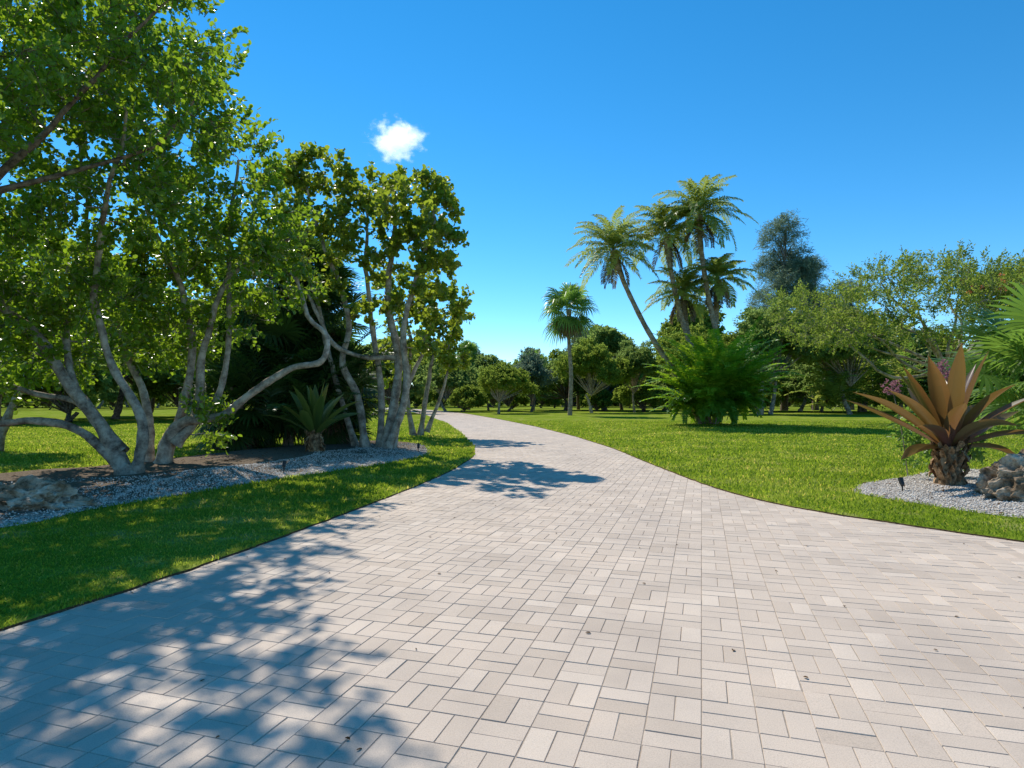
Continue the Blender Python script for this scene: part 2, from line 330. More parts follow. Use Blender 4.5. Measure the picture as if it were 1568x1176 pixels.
# beds
def inpoly(x,y,P):
    c=np.zeros(x.shape,bool); n=len(P)
    for i in range(n):
        x1,y1=P[i];x2,y2=P[(i+1)%n]
        if y1==y2: continue
        c^=((y1>y)!=(y2>y))&(x<(x2-x1)*(y-y1)/(y2-y1)+x1)
    return c
def closed_smooth(P,sub=8):
    P=np.array(P,float); n=len(P); o=[]
    for i in range(n):
        p0,p1,p2,p3=P[i-1],P[i],P[(i+1)%n],P[(i+2)%n]
        for k in range(sub):
            t=k/sub; o.append(.5*((2*p1)+(-p0+p2)*t+(2*p0-5*p1+4*p2-p3)*t*t+(-p0+3*p1-3*p2+p3)*t**3))
    return np.array(o)
bedL=closed_smooth([(-8.2,6.0),(-6.27,7.6),(-6.0,8.9),(-5.34,10.5),(-4.66,12.2),(-3.84,13.8),(-3.0,15.5),(-2.45,17.6),(-2.6,19.4),(-3.1,21.5),(-4.2,23.2),(-5.8,23.7),(-7.9,20.5),(-8.9,17.3),(-9.9,13.9),(-12,11.4),(-13,8),(-11,6)])
bedR=closed_smooth([(5.85,10.6),(5.95,9.8),(6.2,9.2),(6.45,8.6),(7.0,8.0),(8,7.6),(10,7.8),(11.8,10),(12,13),(10,14),(8,12.6),(6.6,11.6)])
def zb(s,h): return ZL+.004+h*(1-s**2.2)
def bed(name,P,cen,h,npeb,wfun,nl):
    mb=MB(); S=np.array([1,.95,.88,.78,.66,.52,.36,.18,.02]); n=len(P); cen=np.array(cen)
    V=[];
    for s in S:
        q=cen+(P-cen)*s; nz=np.array([mnoise.noise(Vector((a*1.1,b*1.1,0)))*.05*(1-s**4) for a,b in q])
        V.append(np.column_stack([q,np.full(n,zb(s,h))+nz]))
    V=np.concatenate(V); i=np.arange(len(S)-1)[:,None]*n; j=np.arange(n)[None]; k=(j+1)%n
    mb.add(V,np.stack([i+j,i+k,i+n+k,i+n+j],-1).reshape(-1,4),'gravel')
    a=rng.uniform(0,n,npeb); s=np.sqrt(rng.uniform(.12,1.02,npeb)); ia=a.astype(int)%n; f=(a%1)[:,None]
    q=cen+((P[ia]*(1-f)+P[(ia+1)%n]*f)-cen)*s[:,None]
    k=wfun(q[:,0],q[:,1]); q=q[k]; s=s[k]; 
    z=zb(np.minimum(s,1),h)+np.array([mnoise.noise(Vector((x*1.1,y*1.1,0)))*.05*(1-min(t,1)**4) for (x,y),t in zip(q,s)])
    m=len(q); r=rng.uniform(.006,.018,m)[:,None,None]
    o=np.array([[1,0,0],[0,1,0],[-1,0,0],[0,-1,0],[0,0,.7],[0,0,-.7]])[None]*r*rng.uniform(.6,1.3,(m,6,1))
    th=rng.uniform(0,6.28,m)[:,None]; ox=o[...,0]*np.cos(th)-o[...,1]*np.sin(th); oy=o[...,0]*np.sin(th)+o[...,1]*np.cos(th)
    V=np.stack([q[:,0,None]+ox,q[:,1,None]+oy,z[:,None]+.005+o[...,2]],-1)
    b=np.arange(m)[:,None]*6; F=np.concatenate([b+np.array([t]) for t in ([0,1,4],[1,2,4],[2,3,4],[3,0,4],[1,0,5],[2,1,5],[3,2,5],[0,3,5])])
    mb.add(V,F,'pebble',np.tile(rng.uniform(0,1,m),8))
    a=rng.integers(0,n,nl); s=np.sqrt(rng.uniform(0,1,nl)); q=cen+(P[a]-cen)*s[:,None]; 
    pos=np.column_stack([q,zb(s,h)+.03])
    leaves(mb,pos,rdir(nl)*[1,1,.2],rdir(nl)*.3+[0,0,1],rng.uniform(.03,.08,nl),rng.uniform(.02,.045,nl),'litter',rng.uniform(0,1,nl))
    return mb.build(name)
bed('gravel_bed',bedL,(-6.6,14.5),.16,36000,lambda x,y:((x+6.3)*-.936+(y-7.6)*.352)<2.8+.5*np.sin(y*1.3),700)
bed('gravel_bed',bedR,(8.9,10.5),.10,14000,lambda x,y:x==x,200)

# grass blades
def grass(name,NB):
    Y=(rng.uniform(3.2**.4,46**.4,NB))**(1/.4); X=rng.uniform(-1,1,NB)*(Y*.95+2)
    e=np.where(X<(xl(Y)+xr(Y))/2, xl(Y)-X, X-xr(Y))
    cenL=np.array([-6.6,14.5]); cenR=np.array([8.9,10.5])
    PL=cenL+(bedL-cenL)*.985; PR=cenR+(bedR-cenR)*.975
    k=(e>-.02+.03*np.sin(Y*7+np.sin(Y*3)*2))&~inpoly(X,Y,PL)&~inpoly(X,Y,PR)
    X,Y=X[k],Y[k]; n=len(X); sc=np.clip(Y/8,.8,3.2)
    h=rng.uniform(.022,.056,n)*np.clip(sc,.8,1.4); w=rng.uniform(.0035,.0065,n)*sc*1.15
    a=rng.uniform(0,6.283,n); lean=rng.uniform(.1,1.1,n)*h; b=rng.uniform(0,6.283,n)
    s=np.stack([np.cos(a),np.sin(a),a*0],-1)*w[:,None]; l=np.stack([np.cos(b),np.sin(b),b*0],-1)*lean[:,None]
    p=np.stack([X,Y,np.full(n,ZL-.008)],-1); up=np.array([0,0,1.])*h[:,None]
    V=np.stack([p-s*.8,p+s*.8,p+l*.4+up*.6+s,p+l*.4+up*.6-s,p+l+up],1)
    q=np.arange(n)[:,None]*5; t=rng.uniform(0,.9,n); t[rng.random(n)<.06]=1
    mb=MB(); mb.add(V,q+np.array([[0,1,2,3]]),'blade',t)
    mb.f.append((q+np.array([[3,2,4]]),0,t)); return mb.build(name)
grass('grass_blades',460000)

mb=MB(); n=230; Y=rng.uniform(2.5,26,n); X=rng.uniform(0,1,n); X=xl(Y)+X*(np.minimum(xr(Y),7)-xl(Y))
leaves(mb,np.stack([X,Y,np.full(n,.006)],-1),rdir(n)*[1,1,.1],rdir(n)*.25+[0,0,1],rng.uniform(.015,.04,n),rng.uniform(.010,.024,n),'litter',rng.uniform(0,1,n),fold=.2)
mb.build('fallen_leaves')

# ------------------------------------------------------------ left trees
mb=MB()
tree(mb,[([(-10.2,9.6,0),(-9.9,9.6,1.6),(-9.3,9.7,3.2),(-8.3,9.7,4.8),(-6.8,9.6,6.2),(-5.4,9.5,7.6)],[.18,.14,.11,.08,.05,.025]),
         ([(-9.5,9.6,2.9),(-9.3,9.0,4.6),(-8.5,8.6,6.2),(-7.6,8.8,7.8)],[.09,.065,.045,.025]),
         ([(-8.3,9.7,4.8),(-7.1,10.2,5.4),(-5.9,10.4,5.9),(-5.1,9.9,6.4)],[.06,.045,.03,.02])],
 [((-6.9,9.5,7.4),(1.3,1.3,1.0),64),((-5.5,9.6,7.3),(.9,1.,.8),40),((-8.0,9.0,6.2),(1.3,1.2,.9),64),((-6.2,9.8,8.6),(1.0,.9,.7),34),
  ((-8.3,9,8.4),(1.4,1.3,1.0),64),((-5.2,9.7,6.1),(.6,.6,.35),13),((-7.6,7.8,5.2),(.9,.8,.6),30),((-6.6,7.9,6.2),(.8,.7,.5),18),((-5.0,9.3,8.3),(.6,.6,.5),15),((-9.2,8.8,4.6),(.9,.9,.6),36),((-7.0,7.0,7.2),(.8,.7,.5),20)],
 'bark_dark','leaf_small',K=5,Mn=10,tl=.5,ll=.11,lw=.072,rs=.8,dn=.74)
mb.build('buttonwood_tree')
mb=MB()
tree(mb,[([(-7.4,12,0),(-7.9,12,1.0),(-8.5,12,1.8),(-9.1,11.9,2.8),(-9.7,11.6,3.5),(-10.4,11.2,4.6),(-10.9,10.8,6)],[.19,.13,.115,.10,.08,.055,.03]),
         ([(-7.5,12,.25),(-8.3,11.9,1.0),(-9.1,11.8,1.2),(-10.2,11.7,1.15),(-11.6,11.5,1.7)],[.12,.085,.07,.055,.04]),
         ([(-7.5,12,.6),(-8.4,12.1,1.5),(-9.4,12.1,1.75),(-10.8,12,2.3)],[.08,.065,.05,.03]),
         ([(-7.35,12.1,.1),(-7.15,12,1.2),(-7.7,11.9,2.3),(-7.8,11.6,3.6),(-7.2,11.0,5.0),(-6.5,10.5,6.5)],[.12,.09,.075,.06,.045,.025]),
         ([(-8.5,12,1.8),(-8.9,12.4,3.2),(-8.6,12.6,5),(-8.7,12.4,7)],[.075,.055,.04,.025])],
 [((-9.9,11.3,5.6),(1.6,1.4,1.1),100),((-8.2,11.8,6.4),(1.4,1.3,1.1),86),((-10.7,11.0,3.9),(1.2,1.,.9),80),((-8.8,11.5,4.3),(1.2,1.0,.8),76),
  ((-7.0,11.3,5.6),(1.0,1.,.9),48),((-7.0,10.8,7.2),(1.1,1.,.9),46),((-9.3,12,8),(1.6,1.3,1.0),80),((-10.9,11.2,2.6),(1.0,.7,.5),38),((-7.4,12,8.8),(1.2,1.,.8),40),
  ((-9.6,11.5,3.2),(.9,.7,.4),40),((-8.1,12,3.6),(.8,.8,.5),36),((-9.0,12.6,2.6),(.8,.8,.5),30),((-10.2,11.6,2.0),(.8,.5,.35),20)],
 'bark','leaf_small',K=5,Mn=10,tl=.55,ll=.12,lw=.085,dn=.68)
mb.build('buttonwood_tree')
mb=MB()
tree(mb,[([(-7.9,14,0),(-7.75,14,.7),(-7.4,14,1.1),(-6.5,13.9,1.25),(-5.65,13.8,1.85),(-4.9,13.8,2.3),(-4.25,13.8,2.45),(-4.15,13.9,3.0),(-4.6,14,3.5),(-4.9,14,4.4)],[.18,.15,.12,.09,.08,.072,.068,.06,.05,.03]),
         ([(-7.6,14,.6),(-7.2,14.1,1.2),(-7.05,14.1,2.4),(-6.8,14,3.25),(-6.4,14,4.3),(-5.6,14,4.9),(-4.9,14,5.3)],[.12,.1,.085,.075,.06,.045,.03]),
         ([(-7.9,14.1,.2),(-7.6,14.2,1.2),(-7.3,14.2,2.8),(-7.6,14.1,4.3),(-8.1,13.8,5.8),(-8.2,13.5,7.5)],[.12,.10,.085,.065,.045,.025]),
         ([(-7.0,14,1.2),(-6.65,14.1,1.8),(-6.4,14.1,3.2),(-6.5,14.2,5),(-6.2,14,7)],[.08,.07,.06,.045,.03]),
         ([(-8.3,14.2,0),(-8.4,14.3,1.4),(-8.9,14.4,2.6),(-9.3,14.3,4.4)],[.11,.085,.07,.03])],
 [((-7.6,13.5,7.7),(1.3,1.3,1.1),74),((-6.5,13.8,6.8),(1.1,1.1,1.0),46),((-6.1,14,5.2),(1.0,1.0,.6),34),((-5.3,13.8,4.3),(.8,.8,.45),22),((-7.6,14,5.6),(1.1,1.,.8),52),
  ((-6.5,13.6,8.6),(.8,.8,.5),20),((-6.9,13.9,.95),(.35,.35,.35),12),((-5.4,14,5.9),(.6,.5,.4),12),((-8.2,13.6,9.2),(1.1,1.0,.7),40),((-7.5,13.9,4.2),(.9,.9,.6),44),
  ((-8.9,14,4.6),(1.0,1.,.8),62),((-9.2,14.2,3.0),(.9,.8,.6),44),((-6.5,14.4,3.6),(.7,.6,.4),22),((-4.7,13.9,4.9),(.5,.5,.3),9),((-8.0,14.4,3.0),(.7,.6,.4),28)],
 'bark_pale','leaf_small',K=5,Mn=10,tl=.6,ll=.13,lw=.095,dn=.68)
mb.build('buttonwood_tree')
for (bx,by,s) in [(-15.5,18.5,1.0),(-10.6,23,.95)]:
    mb=MB(); B=np.array([bx,by,0.])
    bl=[(B+np.array([math.cos(k*2.1)*1.7*s*rng.uniform(.4,1),math.sin(k*2.1)*1.5*s,rng.uniform(2.8,6.6)*s]),(1.3*s,1.2*s,.8*s),36) for k in range(10)]
    lm=[([B+[dx*.1,0,0],B+[dx*.5,.1,1.4],B+[dx*1.2,.2,3.0],B+[dx*1.5,0,5.2]],[.14,.11,.08,.03]) for dx in (-1,.1,1)]
    tree(mb,lm,bl,'bark','leaf_small',K=5,Mn=8,tl=.6,ll=.16,lw=.12,sides=7,maxr=.03)
    mb.build('buttonwood_tree')
# sea grape
mb=MB()
tree(mb,[([(-3.9,19.0,0),(-3.55,19,1.85),(-3.5,19,3.1),(-3.8,19,4.5),(-3.7,19,6),(-3.5,19,7.2),(-3.2,19,7.7)],[.17,.13,.12,.1,.08,.055,.03]),
         ([(-4.5,19.1,0),(-4.75,19.1,1.7),(-5.2,19,2.7),(-5.0,19,3.9),(-5.3,19,5.2),(-5.8,18.8,6.6),(-6.2,18.6,8.0)],[.13,.11,.1,.085,.07,.05,.03]),
         ([(-3.8,18.8,0),(-3.2,18.7,1.85),(-3.26,18.7,3.7),(-2.85,18.5,5.3),(-2.4,18.5,6.5),(-2.3,18.5,7.3)],[.13,.11,.09,.065,.05,.03]),
         ([(-3.6,19,2.9),(-4.5,18.8,2.9),(-5.4,18.6,3.3),(-5.9,18.5,4.4),(-6.6,18.5,5.4)],[.08,.07,.065,.05,.03]),
         ([(-4.1,19.3,0),(-4.1,19.4,1.85),(-4.4,19.5,3.9),(-4.6,19.5,6),(-4.5,19.3,7.2),(-4.7,19.3,7.8)],[.12,.1,.08,.06,.04,.03]),
         ([(-4.9,19.6,0),(-5.4,19.7,1.5),(-5.9,19.8,3.2),(-6.2,19.7,4.8),(-6.9,19.5,6.6)],[.11,.09,.075,.055,.03]),
         ([(-3.7,19.3,0),(-3.4,19.5,1.6),(-2.9,19.6,3.0),(-2.5,19.4,4.4)],[.09,.075,.055,.03])],
 [((-4.8,19.2,8.1),(1.0,.9,.4),36),((-2.9,18.9,8.0),(.8,.8,.35),28),((-2.2,18.6,7.3),(.5,.6,.35),18),((-5.9,18.8,8.6),(.9,.8,.45),34),((-2.5,18.6,6.5),(.65,.6,.35),20),
  ((-7.0,18.8,8.1),(.7,.7,.45),24),((-3.8,19,7.0),(.8,.7,.3),20),((-6.2,18.8,7.0),(.9,.8,.4),26),((-2.2,18.5,5.4),(.8,.7,.4),26),((-3.9,18.9,5.6),(.7,.6,.3),15),((-3.0,18.7,4.6),(.7,.6,.3),15),
  ((-7.2,18.8,5.9),(.9,.8,.6),34),((-2.0,18.5,4.3),(.5,.5,.3),12),((-5.1,19,7.0),(.6,.6,.3),14),((-2.6,18.6,3.4),(.5,.4,.3),9),((-5.1,18.8,6.1),(.6,.5,.35),12),((-4.4,18.8,4.2),(.5,.5,.25),8),
  ((-3.3,19,6.3),(.5,.5,.25),8),((-5.9,18.7,5.0),(.6,.5,.3),12),((-1.9,17.4,6.0),(.4,.5,.3),9),((-3.0,16.6,6.9),(.7,.7,.3),13)],
 'bark_pale','leaf_grape',K=4,Mn=7,tl=.36,ll=.155,lw=.15,spread=.85,nup=.25,shell=.15)
mb.build('sea_grape_tree')
mb=MB()
tree(mb,[([(-4.0,27,0),(-3.7,27,2),(-3.4,27,3.6),(-3.0,27,5.2)],[.12,.1,.07,.04]),([(-4.3,27,0),(-4.6,27,2),(-4.4,27,4),(-4.8,27,6)],[.12,.09,.07,.04]),([(-3.7,27,.2),(-2.9,27,2.4),(-2.7,27,4)],[.09,.06,.03])],
 [((-2.9,27,5.6),(1.1,1.1,.8),50),((-4.6,27,6.3),(1.4,1.2,.9),60),((-3.2,27,4.2),(.9,.9,.6),34),((-4.5,27,4.5),(1,1,.7),34),((-2.6,26.7,3.2),(.5,.5,.4),14),((-5.5,27.5,3.2),(1,1,.7),34)],
 'bark_pale','leaf_grape',K=4,Mn=7,tl=.4,ll=.17,lw=.16,nup=.3)
mb.build('sea_grape_tree')

# ------------------------------------------------------------ palms
def frond(mb,o,az,el,ln,droop,nl,ll,mat,tint,w=.035,vee=.25,hang=.25,rach=.018):
    n=14; t=np.linspace(0,1,n); ang=el-droop*t**1.3; st=ln/(n-1)
    h=np.concatenate([[0],np.cumsum(np.cos(ang[:-1])*st)]); z=np.concatenate([[0],np.cumsum(np.sin(ang[:-1])*st)])
    twist=rng.normal(0,.12); 
    P=np.stack([np.cos(az+twist*t)*h,np.sin(az+twist*t)*h,z],-1)+o
    P[:,2]=np.maximum(P[:,2],.06)
    tube(mb,P,np.linspace(rach,rach*.25,n),3,mat,tint)
    tt=np.linspace(.14,.99,nl); T=norm(np.gradient(P,axis=0))
    pos=np.stack([np.interp(tt,t,P[:,k]) for k in range(3)],-1); tg=norm(np.stack([np.interp(tt,t,T[:,k]) for k in range(3)],-1))
    side=norm(np.cross(tg,[0,0,1.])+1e-6); upv=np.cross(side,tg)
    prof=np.sin(np.clip(tt*1.0+.12,0,1)*math.pi*.93)**.6
    for s in (-1,1):
        d=norm(tg*.55+side*s*.85+upv*vee+rng.normal(size=(nl,3))*.09); L_=ll*prof*rng.uniform(.85,1.1,nl)
        mid=pos+d*L_[:,None]*.5; tip=mid+norm(d+np.array([0,0,-hang*2]))*L_[:,None]*.5
        wv=norm(np.cross(d,upv+rng.normal(size=(nl,3))*.3))*w*.5
        V=np.stack([pos-wv*.5,pos+wv*.5,mid+wv,mid-wv,tip+wv*.12,tip-wv*.12],1); q=np.arange(nl)[:,None]*6
        mb.add(V,np.concatenate([q+np.array([[0,1,2,3]]),q+np.array([[3,2,4,5]])]),mat,np.clip(tint+rng.normal(0,.08,2*nl),0,1))
def feather_crown(mb,o,nf,ln,ll,mat,nl=44,w=.035,dead=4):
    ga=2.39996; a0=rng.uniform(0,6.28)
    for i in range(nf):
        f=i/nf; el=1.35-1.75*f+rng.normal(0,.14); 
        frond(mb,o+np.array([0,0,.15*(1-f)]),a0+i*ga,el,ln*rng.uniform(.8,1.15)*(.8+.2*min(1,f*2)),1.0+.5*(1-f)+rng.normal(0,.18),nl,ll,mat,np.clip(.35+.35*f+rng.normal(0,.14),0,.95),w,hang=.45)
    for i in range(dead):
        frond(mb,o-np.array([0,0,.15]),rng.uniform(0,6.28),-.9,ln*.7,.6,int(nl*.7),ll*.7,'dead',rng.uniform(),w)
def fan_leaf(mb,o,az,el,pet,rad,mat,tint,nseg=26,span=2.3,droop=.25):
    d=np.array([math.cos(az)*math.cos(el),math.sin(az)*math.cos(el),math.sin(el)]); hub=o+d*pet-np.array([0,0,.08*pet])
    P=np.array([o,(o+hub)/2+[0,0,.03*pet],hub]); tube(mb,P,np.array([.014,.011,.008]),4,mat,min(1,tint+.2))
    side=norm(np.cross(d,[0,0,1.])+1e-6); upv=np.cross(side,d); nrm=norm(upv+side*rng.normal(0,.35)); side=norm(np.cross(d,nrm))
    a=np.linspace(-span,span,nseg)+rng.normal(0,.02,nseg)
    dd=norm(np.cos(a)[:,None]*d+np.sin(a)[:,None]*side); L_=rad*(.68+.32*np.cos(a*.6))*rng.uniform(.9,1.08,nseg)
    wv=norm(np.cross(dd,nrm)); h=np.broadcast_to(hub,dd.shape)
    m1=h+dd*L_[:,None]*.5+nrm*.04*rad; w1=wv*(span*2/nseg*.5*L_*.5)[:,None]*.98
    alt=np.where(np.arange(nseg)%2==0,1,-1)[:,None]*nrm*.01
    m2=h+dd*L_[:,None]*.78-np.array([0,0,droop*rad*.10]); tip=h+dd*L_[:,None]*1.0-np.array([0,0,droop*rad*.45])*rng.uniform(.5,1.4,(nseg,1))
    V=np.stack([h-wv*.004,h+wv*.004,m1+w1+alt,m1-w1-alt,m2+w1*.7,m2-w1*.7,tip],1); q=np.arange(nseg)[:,None]*7
    t=np.clip(tint+rng.normal(0,.07,nseg),0,1)
    mb.add(V,np.concatenate([q+np.array([[0,1,2,3]]),q+np.array([[3,2,4,5]])]),mat,np.tile(t,2))
    mb.f.append((q+np.array([[5,4,6]])+mb.n-len(V.reshape(-1,3)),mb.mi(mat),t))
def fan_crown(mb,o,n,pet,rad,mat,elo=-.7,ehi=1.4,dead=0,**k):
    a0=rng.uniform(0,6.28)
    for i in range(n):
        f=i/n; el=ehi+(elo-ehi)*f+rng.normal(0,.1)
        fan_leaf(mb,np.array(o,float),a0+i*2.39996,el,pet*rng.uniform(.8,1.2),rad*rng.uniform(.85,1.1),mat,np.clip(.3+.5*rng.random(),0,1),**k)
    for i in range(dead): fan_leaf(mb,np.array(o,float)-[0,0,.2],rng.uniform(0,6.28),-1.2,pet*.7,rad*.8,'dead',rng.random(),**k)

mb=MB()
heads=[((12.2,40,0),(11.0,40,2.5),(8.8,40,6.0),(7.3,40,9.0),(6.5,39.8,11.2)),
       ((12.6,40.3,0),(12.3,40.3,3),(11.0,40.3,7),(10.3,40.2,10),(10.0,40.2,12.3)),
       ((13.0,39.8,0),(13.4,39.8,4),(12.6,39.7,8),(12.1,39.6,11),(11.9,39.5,13.4)),
       ((12.9,40.6,0),(12.5,40.8,3),(11.6,40.9,6),(11.3,40.9,8.6)),
       ((13.3,40.4,0),(13.6,40.4,3),(13.3,40.4,6.5),(13.4,40.3,9.4))]
for k,hp in enumerate(heads):
    hp=np.array(hp,float); R=np.linspace(.19,.13,len(hp)); R[-1]=.22; p,r=smooth_path(hp,R,8); tube(mb,p,r,10,'palm_trunk',.5,.1)
    big=k<3; feather_crown(mb,hp[-1],38 if big else 30,3.4 if big else 2.8,.65,'frond',46,.065,dead=6)
mb.build('date_palm')
mb=MB()
for i in range(230):
    r=rng.uniform(0,1.0); a=rng.uniform(0,6.28); o=np.array([12.6+math.cos(a)*r*1.4,38.2+math.sin(a)*r,.05+rng.uniform(0,2.0)])
    frond(mb,o,a+rng.normal(0,.4),rng.uniform(.7,1.55),rng.uniform(2.8,5.2),rng.uniform(.5,1.4),40,.6,'frond_bright',rng.uniform(.2,.95),.09,rach=.03)
for i in range(70):
    a=rng.uniform(0,6.28); frond(mb,np.array([12.6+math.cos(a)*1.0,38.2+math.sin(a)*1.0,1.6]),a,rng.uniform(-.3,.5),2.2,1.2,30,.5,'frond_bright',rng.random()*.4,.09)
mb.build('areca_palm_clump')
def cabbage(x,y,h,rad,mat='fan',rt=.2,dead=8):
    mb=MB(); P=np.array([(x,y,0),(x+.1,y,h*.4),(x-.15,y,h*.75),(x-.1,y,h)]); p,r=smooth_path(P,[rt*1.2,rt,rt*.9,rt*1.3],8); tube(mb,p,r,10,'palm_trunk',.5,.12)
    fan_crown(mb,p[-1],30,rad*.5,rad*.6,mat,dead=dead,elo=-1.0,droop=.9); return mb.build('cabbage_palm')
cabbage(5.8,62,10.6,3.1); cabbage(-6.6,95,8.6,2.4)
cabbage(47,75,9,2.4); cabbage(3.0,88,7,2.2); cabbage(25.6,64,7.2,2.2,rt=.3,dead=20)
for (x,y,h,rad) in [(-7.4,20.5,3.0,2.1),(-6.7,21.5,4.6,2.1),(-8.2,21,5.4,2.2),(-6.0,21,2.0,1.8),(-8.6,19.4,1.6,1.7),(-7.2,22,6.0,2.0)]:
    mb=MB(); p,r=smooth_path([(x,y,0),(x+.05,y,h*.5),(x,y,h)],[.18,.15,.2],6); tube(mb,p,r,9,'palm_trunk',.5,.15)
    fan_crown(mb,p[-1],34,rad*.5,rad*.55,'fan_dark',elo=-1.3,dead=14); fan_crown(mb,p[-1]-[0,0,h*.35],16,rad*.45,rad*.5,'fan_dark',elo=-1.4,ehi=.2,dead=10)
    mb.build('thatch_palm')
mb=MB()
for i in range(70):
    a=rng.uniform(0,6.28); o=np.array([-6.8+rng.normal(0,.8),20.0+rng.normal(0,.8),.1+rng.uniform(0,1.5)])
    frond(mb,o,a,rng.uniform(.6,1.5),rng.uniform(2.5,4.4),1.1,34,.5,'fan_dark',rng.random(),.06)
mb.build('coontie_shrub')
mb=MB(); p,r=smooth_path([(11.8,13.4,0),(11.85,13.4,1.1),(11.8,13.4,2.1)],[.18,.15,.18],6); tube(mb,p,r,10,'palm_trunk',.5,.12)
fan_crown(mb,p[-1],34,1.2,1.3,'fan',elo=-.6,nseg=34,dead=3); mb.build('fan_palm')

# ------------------------------------------------------------ big strap-leaved bromeliads
def ribbon(mb,P,W,up0,mat,t,chan=.25):
    T=norm(np.gradient(P,axis=0)); S=norm(np.cross(T,up0)); U=np.cross(S,T); n=len(P); W=W[:,None]
    V=np.stack([P-S*W+U*W*chan*2,P-S*W*.5+U*W*chan*.6,P,P+S*W*.5+U*W*chan*.6,P+S*W+U*W*chan*2],1)
    i=np.arange(n-1)[:,None]*5; j=np.arange(4)[None]; F=np.stack([i+j,i+j+1,i+6+j,i+5+j],-1).reshape(-1,4)
    cross=np.tile(np.array([.06,-.05,-.05,.06]),n-1)
    mb.add(V,F,mat,np.clip(t+np.repeat(np.linspace(-.14,.18,n-1),4)+cross+rng.normal(0,.02,len(F)),0,1))
def brom(name,base,th,sz,leafs,mat):
    mb=MB(); b=np.array(base,float)
    p,r=smooth_path([b-[0,0,.1],b+[.02,0,th*.5],b+[0,0,th]],[.24*sz,.17*sz,.15*sz],6); tube(mb,p,r,14,'fibre',.5,.15)
    m=110; a=rng.uniform(0,6.28,m); z=rng.uniform(0,th,m); pos=b+np.stack([np.cos(a)*.15*sz,np.sin(a)*.15*sz,z],-1)
    leaves(mb,pos,np.stack([np.cos(a)*.5,np.sin(a)*.5,rng.choice([1,.6,-.6],m)],-1),np.stack([np.cos(a),np.sin(a),a*0],-1),rng.uniform(.14,.34,m)*sz,.10*sz,'fibre',rng.random(m),fold=.3)
    for (az,el,ln,dr,wd,tt) in leafs:
        az=math.radians(az); el=math.radians(el); ln*=sz
        n=16; t=np.linspace(0,1,n); ang=el-dr*t**1.5; st=ln/(n-1)
        h=np.concatenate([[0],np.cumsum(np.cos(ang[:-1])*st)]); zz=np.concatenate([[0],np.cumsum(np.sin(ang[:-1])*st)])
        bend=rng.normal(0,.12)
        P=b+[0,0,th-.05]+np.stack([np.cos(az+bend*t)*(h+.06),np.sin(az+bend*t)*(h+.06),zz],-1)
        P[:,2]+=np.sin(t*9+rng.uniform(0,6))*.008*t
        W=sz*wd*np.clip(.38+.78*np.sin(np.clip(t*1.02,0,1)*math.pi*.85)**1.1,0,1.1)*(1-t**5)+.002
        up=np.array([-math.cos(az)*.7+rng.normal(0,.2),-math.sin(az)*.7+rng.normal(0,.2),.7])
        ribbon(mb,P,W,up,mat,tt,rng.uniform(.12,.35))
    return mb.build(name)
BL=[(182,38,2.0,.35,.13,.45),(170,30,1.9,.15,.12,.25),(200,48,1.75,.5,.14,.55),(188,62,1.75,.25,.14,.85),(215,72,1.75,.15,.15,.75),(262,78,1.9,.12,.15,.55),(150,66,1.7,.2,.14,.35),
    (330,76,1.8,.15,.14,.08),(20,70,1.7,.25,.14,.12),(300,60,1.5,.5,.14,.4),(350,45,1.6,.35,.13,.3),(8,32,1.55,.3,.12,.4),(35,40,1.6,.5,.12,.45),(245,50,1.45,.7,.14,.3),(275,40,1.3,.9,.13,.45),
    (225,30,1.4,.6,.12,.2),(320,25,1.3,.6,.12,.3),(90,55,1.6,.5,.13,.3),(120,45,1.6,.5,.13,.5),(60,60,1.6,.4,.13,.2),(340,10,1.0,.9,.1,.6),(195,8,1.1,.8,.1,.5)]
brom('giant_bromeliad',(7.75,11.0,.1),.68,1.0,BL,'strap')
brom('giant_bromeliad',(-5.4,17.0,.12),.55,.85,[(i*137.5,85-62*(i/20)**1.2,rng.uniform(1.5,1.9),.15+.5*i/20,.14,rng.choice([.2,.45,.5,.9])) for i in range(20)],'strap_green')
mb=MB()
for (x,y,z) in [(8.25,11.9,2.2),(7.35,12.0,1.85),(8.35,12.1,2.0)]:
    p,r=smooth_path([(x+.5,y+.3,.1),(x+.25,y+.1,z*.55),(x,y,z)],[.012,.010,.006],4); tube(mb,p,r,5,'bark')
    C,D=blob_points((x,y,z),(.12,.11,.14),20,.2); sprays(mb,C,D,3,4,.06,.045,.03,'pink')
C,D=blob_points((8.4,12.2,.8),(.7,.5,.6),60,.2); sprays(mb,C,D,4,6,.25,.12,.05,'fan')
mb.build('flowering_shrub')

import bmesh
def rock(name,c,sz,seed):
    bm=bmesh.new(); bmesh.ops.create_icosphere(bm,subdivisions=6,radius=1)
    for v in bm.verts:
        d=v.co.copy(); q=d*1.1+Vector((seed,seed*2,0))
        k=1+.4*mnoise.noise(q)+.28*mnoise.noise(q*2.3)-.30*abs(mnoise.noise(q*3.6))-.10*abs(mnoise.noise(q*8))+.03*mnoise.noise(q*18)
        z=max(d.z,-.35)*k; z=z*.85+round(z*3.2)/3.2*.15 if d.z>0 else z
        v.co=Vector((d.x*k*sz[0],d.y*k*sz[1],z*sz[2]))
    me=bpy.data.meshes.new(name); bm.to_mesh(me); bm.free(); me.materials.append(M['rock']); 
    o=bpy.data.objects.new(name,me); o.location=c; scene.collection.objects.link(o); return o
rock('limestone_boulder',(8.0,9.5,.25),(.78,.5,.5),3.3)
rock('limestone_boulder',(9.4,9.3,.25),(.8,.6,.45),9.1)
rock('limestone_boulder',(-6.8,8.75,.15),(.68,.42,.30),5.7)
rock('limestone_boulder',(-8.0,8.9,.2),(.7,.5,.4),1.7)
